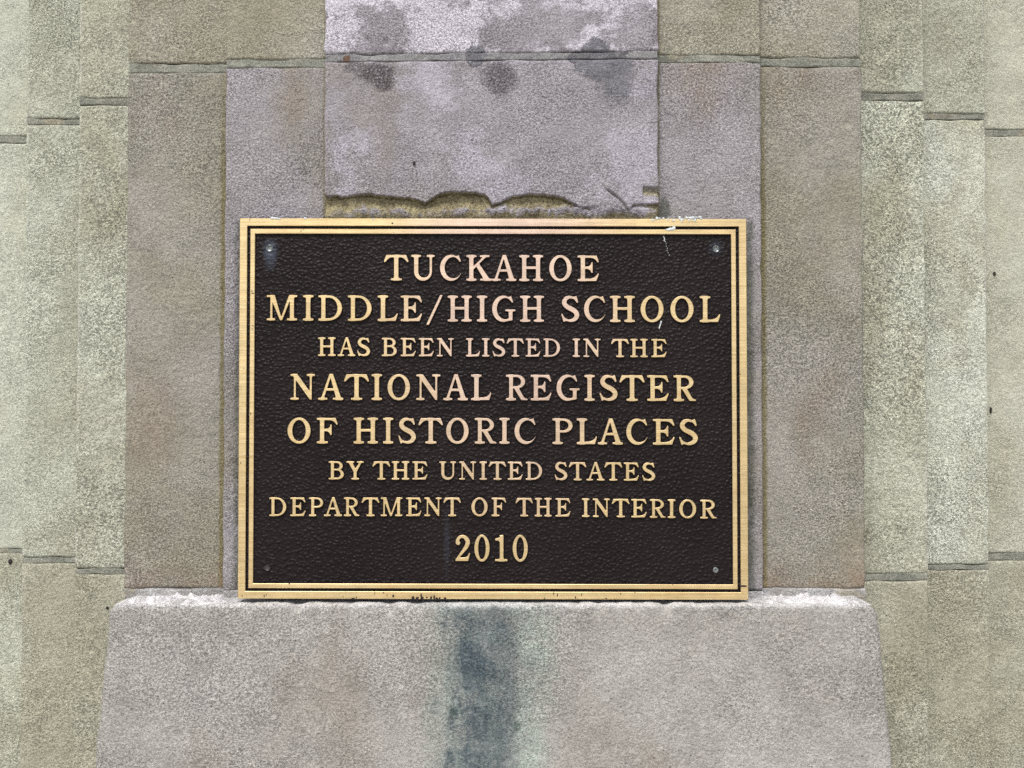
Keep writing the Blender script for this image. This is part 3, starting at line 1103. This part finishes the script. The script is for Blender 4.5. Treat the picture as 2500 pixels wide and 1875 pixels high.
def glyph(ch):
    if ch not in _cache:
        L = [simplify(p) for p in contours(blur(GLYPHS[ch]()))]
        xs = [x for p in L for x, _ in p]
        _cache[ch] = (L, min(xs), max(xs))
    return _cache[ch]


def offset_loop(P, d):
    """move a loop sideways by d (inside of the letter is on its left)"""
    n = len(P)
    out = []
    for i in range(n):
        a, b, c = P[i - 1], P[i], P[(i + 1) % n]
        u = Vector((b[0] - a[0], b[1] - a[1])).normalized()
        v = Vector((c[0] - b[0], c[1] - b[1])).normalized()
        t = (u + v)
        t = t.normalized() if t.length > 1e-6 else u
        k = max(0.5, t.dot(u))
        out.append((b[0] - t.y * d / k, b[1] + t.x * d / k))
    return out


def letter(ch, xl, xr, pt, pb, parent):
    L, g0, g1 = glyph(ch)
    A, B = at(xl, pb, FRONT), at(xr, pb, FRONT)
    zt = at(xl, pt, FRONT).z
    sx, sz = (B.x - A.x) / (g1 - g0), (zt - A.z) / 100.0
    W = lambda p: (A.x + (p[0] - g0) * sx, A.z + p[1] * sz)
    loops = [[W(p) for p in l] for l in L]
    area = lambda l: sum(l[i - 1][0] * l[i][1] - l[i][0] * l[i - 1][1] for i in range(len(l)))
    if sum(area(l) for l in loops) < 0:
        loops = [l[::-1] for l in loops]
    verts, faces, mi = [], [], []
    tops, bev = [], 0.00035
    for l in loops:
        lv = [(offset_loop(l, -0.0011), FIELD + 0.0005), (l, FRONT + bev), (offset_loop(l, bev), FRONT)]
        b0 = len(verts)
        n = len(l)
        for P2, y in lv:
            verts += [(x, y, z) for x, z in P2]
        for r in range(2):
            for i in range(n):
                j = (i + 1) % n
                faces.append((b0 + r * n + i, b0 + r * n + j, b0 + (r + 1) * n + j, b0 + (r + 1) * n + i))
                mi.append(1 if r == 0 else 0)
        tops.append([b0 + 2 * n + i for i in range(n)])
    tri = tessellate_polygon([[Vector((verts[i][0], verts[i][2], 0)) for i in t] for t in tops])
    flat = [i for t in tops for i in t]
    for t in tri:
        faces.append(tuple(flat[q] for q in t))
        mi.append(0)
    me = mesh("letter", verts, faces)
    bm = bmesh.new()
    bm.from_mesh(me)
    for f, m_ in zip(bm.faces, mi):
        f.material_index = m_
    for f in bm.faces:
        f.normal_update()
    bm.faces.ensure_lookup_table()
    for f in bm.faces:                      # front triangles look at the street
        if abs(f.normal.y) > 0.99 and f.normal.y > 0:
            f.normal_flip()
    bm.to_mesh(me)
    bm.free()
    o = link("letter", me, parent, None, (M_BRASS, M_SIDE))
    return o


# each line: pieces of (crop x0, crop scale, [(glyph, left, right), ...]) and its cap-top / baseline heights along x
LINES = [
    ("TUCKAHOE", [(920, 3.95, "T 67 305 U 330 558 C 608 812 K 862 1112 A 1106 1346 H 1372 1605 O 1662 1880 E 1935 2142")],
     [(940, 622.3, 684.2), (1460, 624.2, 686.3)]),
    ("MIDDLE/HIGH SCHOOL", [(640, 3.95, "M 42 338 I 392 495 D 540 770 D 825 1055 L 1112 1308 E 1335 1542 / 1583 1740 H 1788 2022 I 2070 2172"),
                            (1200, 3.95, "G 5 232 H 275 507 S 673 847 C 892 1098 H 1142 1384 O 1438 1660 O 1725 1950 L 2008 2207")],
     [(650, 720.8, 781.8), (1150, 722.6, 784.8), (1740, 723.4, 786.2)]),
    ("HAS BEEN LISTED IN THE", [(760, 5.027, "H 80 298 A 322 540 S 562 722 B 863 1050 E 1095 1282 E 1318 1502 N 1540 1750 L 1897 2072 I 2095 2188"),
                                (1200, 5.027, "S 12 170 T 186 398 E 418 600 D 637 842 I 995 1087 N 1127 1340 T 1468 1687 H 1703 1920 E 1962 2150")],
     [(780, 824.3, 868.8), (1190, 826.6, 870.3), (1630, 828.2, 872)]),
    ("NATIONAL REGISTER", [(700, 4.424, "N 38 305 A 337 612 T 618 888 I 915 1030 O 1087 1332 N 1398 1660 A 1690 1958 L 1990 2210"),
                           (1200, 4.424, "R 155 390 E 422 648 G 702 952 I 1003 1116 S 1167 1363 T 1382 1655 E 1682 1915 R 1967 2211")],
     [(720, 913.6, 975.8), (1220, 915.2, 977), (1700, 917, 979.2)]),
    ("OF HISTORIC PLACES", [(690, 4.337, "O 50 295 F 360 582 H 750 1010 I 1062 1172 S 1225 1412 T 1437 1698 O 1730 1970 R 2033 2264"),
                            (1200, 4.337, "I 82 192 C 243 468 P 645 860 L 902 1117 A 1126 1393 C 1427 1652 E 1708 1940 S 1988 2187")],
     [(720, 1020.5, 1082.3), (1230, 1021.2, 1083), (1700, 1024, 1086.3)]),
    ("BY THE UNITED STATES", [(790, 5.395, "B 65 267 Y 298 528 T 642 877 H 895 1130 E 1168 1368 U 1522 1745 N 1785 2010 I 2053 2152 T 2174 2404"),
                              (1200, 5.395, "E 213 410 D 450 668 S 832 1000 T 1018 1250 A 1250 1488 T 1487 1722 E 1742 1942 S 1985 2158")],
     [(810, 1126.7, 1170.6), (1230, 1127.6, 1171.2), (1600, 1130, 1174)]),
    ("DEPARTMENT OF THE INTERIOR", [(640, 3.95, "D 68 232 E 270 418 P 450 588 A 595 770 R 787 938 T 958 1130 M 1143 1352 E 1388 1535 N 1563 1730 T 1747 1917 O 2017 2175"),
                                    (1200, 3.95, "F 0 142 T 232 398 H 417 580 E 617 762 I 872 945 N 977 1142 T 1160 1332 E 1348 1497 R 1527 1680 I 1700 1775 O 1810 1975 R 2013 2172")],
     [(660, 1215, 1260), (1200, 1215.5, 1260.2), (1430, 1217.5, 1261.6), (1750, 1221, 1266)]),
    ("2010", [(1100, 11.06, "2 130 525 0 640 1055 1 1200 1540 0 1675 2087")], [(1110, 1307, 1369.8), (1290, 1308, 1370.6)]),
]
for text, pieces, hts in LINES:
    hx = [h[0] for h in hts]
    ln = empty("text_line", tuple(at(1203, hts[0][2], FRONT)), plaque)
    ln["label"] = "raised gold line reading " + text
    for x0, s, spec in pieces:
        t = spec.split()
        for k in range(0, len(t), 3):
            xl, xr = x0 + float(t[k + 1]) / s, x0 + float(t[k + 2]) / s
            xm = (xl + xr) / 2
            letter(t[k], xl, xr, float(np.interp(xm, hx, [h[1] for h in hts])), float(np.interp(xm, hx, [h[2] for h in hts])), ln)


# white splashes at the plaque's upper right corner
Mx = Mat("white_splash")
M_SPL = Mx.out(Mx.mix(lin((226, 232, 232)), lin((190, 200, 204)), Mx.noise(250, 3, 0.6).ramp(0.4, 0.6)), 0.6)


def splash(pts, label=None):
    for n, (px, py, Y, rx, rz) in enumerate(pts):
        p = at(px, py, Y)
        link("white_fleck", blob_mesh("white_fleck", [(p.x, Y, p.z, rx, 0.0008, rz)], 4 + n), plaque, label, (M_SPL,))


rr = random.Random(5)
splash([(1639, 559.5, FRONT, 0.0045, 0.0017)], "largest white dropping, on the inner border")
pts = [(1632, 561, FRONT, 0.004, 0.0012), (1645, 557, FRONT, 0.002, 0.002)]
pts += [(1610 + rr.gauss(0, 1) * 14, 533 + rr.uniform(-2, 6), FRONT, rr.uniform(0.0006, 0.0016), rr.uniform(0.0006, 0.0014)) for _ in range(14)]
pts += [(1682 + rr.gauss(0, 1) * 14, 532 + abs(rr.gauss(0, 1)) * 4 - 2, FRONT, rr.uniform(0.0008, 0.0024), rr.uniform(0.0007, 0.0018)) for _ in range(22)]
pts += [(1620 + rr.uniform(-2, 3), 578 + k * 3.2, FIELD, 0.0006, 0.0012) for k in range(4)]
pts += [(1624 + k * 1.4 + rr.uniform(-2, 2), 590 + k * 5.5, FIELD, 0.0003, 0.0008) for k in range(7)]
pts += [(1614 - k * 0.9, 786 + k * 3.0, FIELD - 0.0004, 0.0009 - 0.00005 * k, 0.0013) for k in range(6)]
pts += [(665 + rr.uniform(-18, 18), 532.5 + rr.uniform(-1, 2), FRONT, rr.uniform(0.0010, 0.0022), 0.0010) for _ in range(9)]
pts += [(745, 533, FRONT, 0.0018, 0.0012), (911, 535, FRONT, 0.0012, 0.0009)]
splash(pts)

# dark dents and scuffs in the gold border
Mx = Mat("dark_scuff")
M_SCUFF = Mx.out(lin((46, 38, 36)), 0.6)
SC = [(610, 536, .0004, .0018), (958, 545, .0011, .0011), (735, 564, .0010, .0005), (741, 561, .0010, .0004), (617, 716, .0018, .0006), (615, 711, .0005, .0012),
      (617, 795, .0014, .0004), (616, 803, .0016, .0004), (612, 1010, .0005, .0016), (645, 1455, .0005, .0020), (650, 1452, .0004, .0016), (591, 1455, .0004, .0018),
      (706, 1425, .0009, .0010), (1780, 806, .0014, .0004), (1783, 818, .0009, .0005), (1815, 1431, .0045, .0011), (1806, 1426, .0018, .0009), (1440, 535, .0002, .0026),
      (915, 1448, .0003, .0026), (936, 1447, .0010, .0009), (960, 1455, .0013, .0016), (945, 1453, .0004, .0016), (844, 1442, .0006, .0010),
      (1352, 1449, .0006, .0018), (1361, 1453, .0006, .0022), (1420, 1452, .0005, .0018), (1515, 1449, .0006, .0012), (1550, 1447, .0008, .0006), (1330, 1461, .0006, .0010),
      (1405, 1459, .0007, .0016), (1480, 1461, .0014, .0007), (870, 1459, .0008, .0012), (862, 1461, .0022, .0008), (588, 1130, .0005, .0010)]
SC += [(1005 + k * 12 + rr.uniform(-4, 4), 1460.5 - rr.uniform(0, 2.5), rr.uniform(.0010, .0024), rr.uniform(.0008, .0022)) for k in range(8)]
SC += [(1028, 1456, .0009, .0042), (1060, 1458, .0012, .0028)]
for n, (px, py, rx, rz) in enumerate(SC):
    p = at(px, py, FRONT)
    link("scuff_mark", blob_mesh("scuff_mark", [(p.x, FRONT, p.z, rx, 0.00022, rz)], n), plaque, None, (M_SCUFF,))

# ------------------------------------------------------------------ pavement in front of the wall
M = Mat("pavement_concrete")
M_G = M.out(M.scale_col(M.col(lin((178, 174, 166))), M.noise(3, 5, 0.6).ramp(0.3, 0.7, 0.85, 1.1)), 0.9, M.bump(M.noise(120, 3, 0.6), 0.002))
g = link("pavement", mesh("pavement", [(-300, -600, 0), (300, -600, 0), (300, 60, 0), (-300, 60, 0)], [(0, 1, 2, 3)]), None, None, (M_G,))
g["kind"] = "structure"
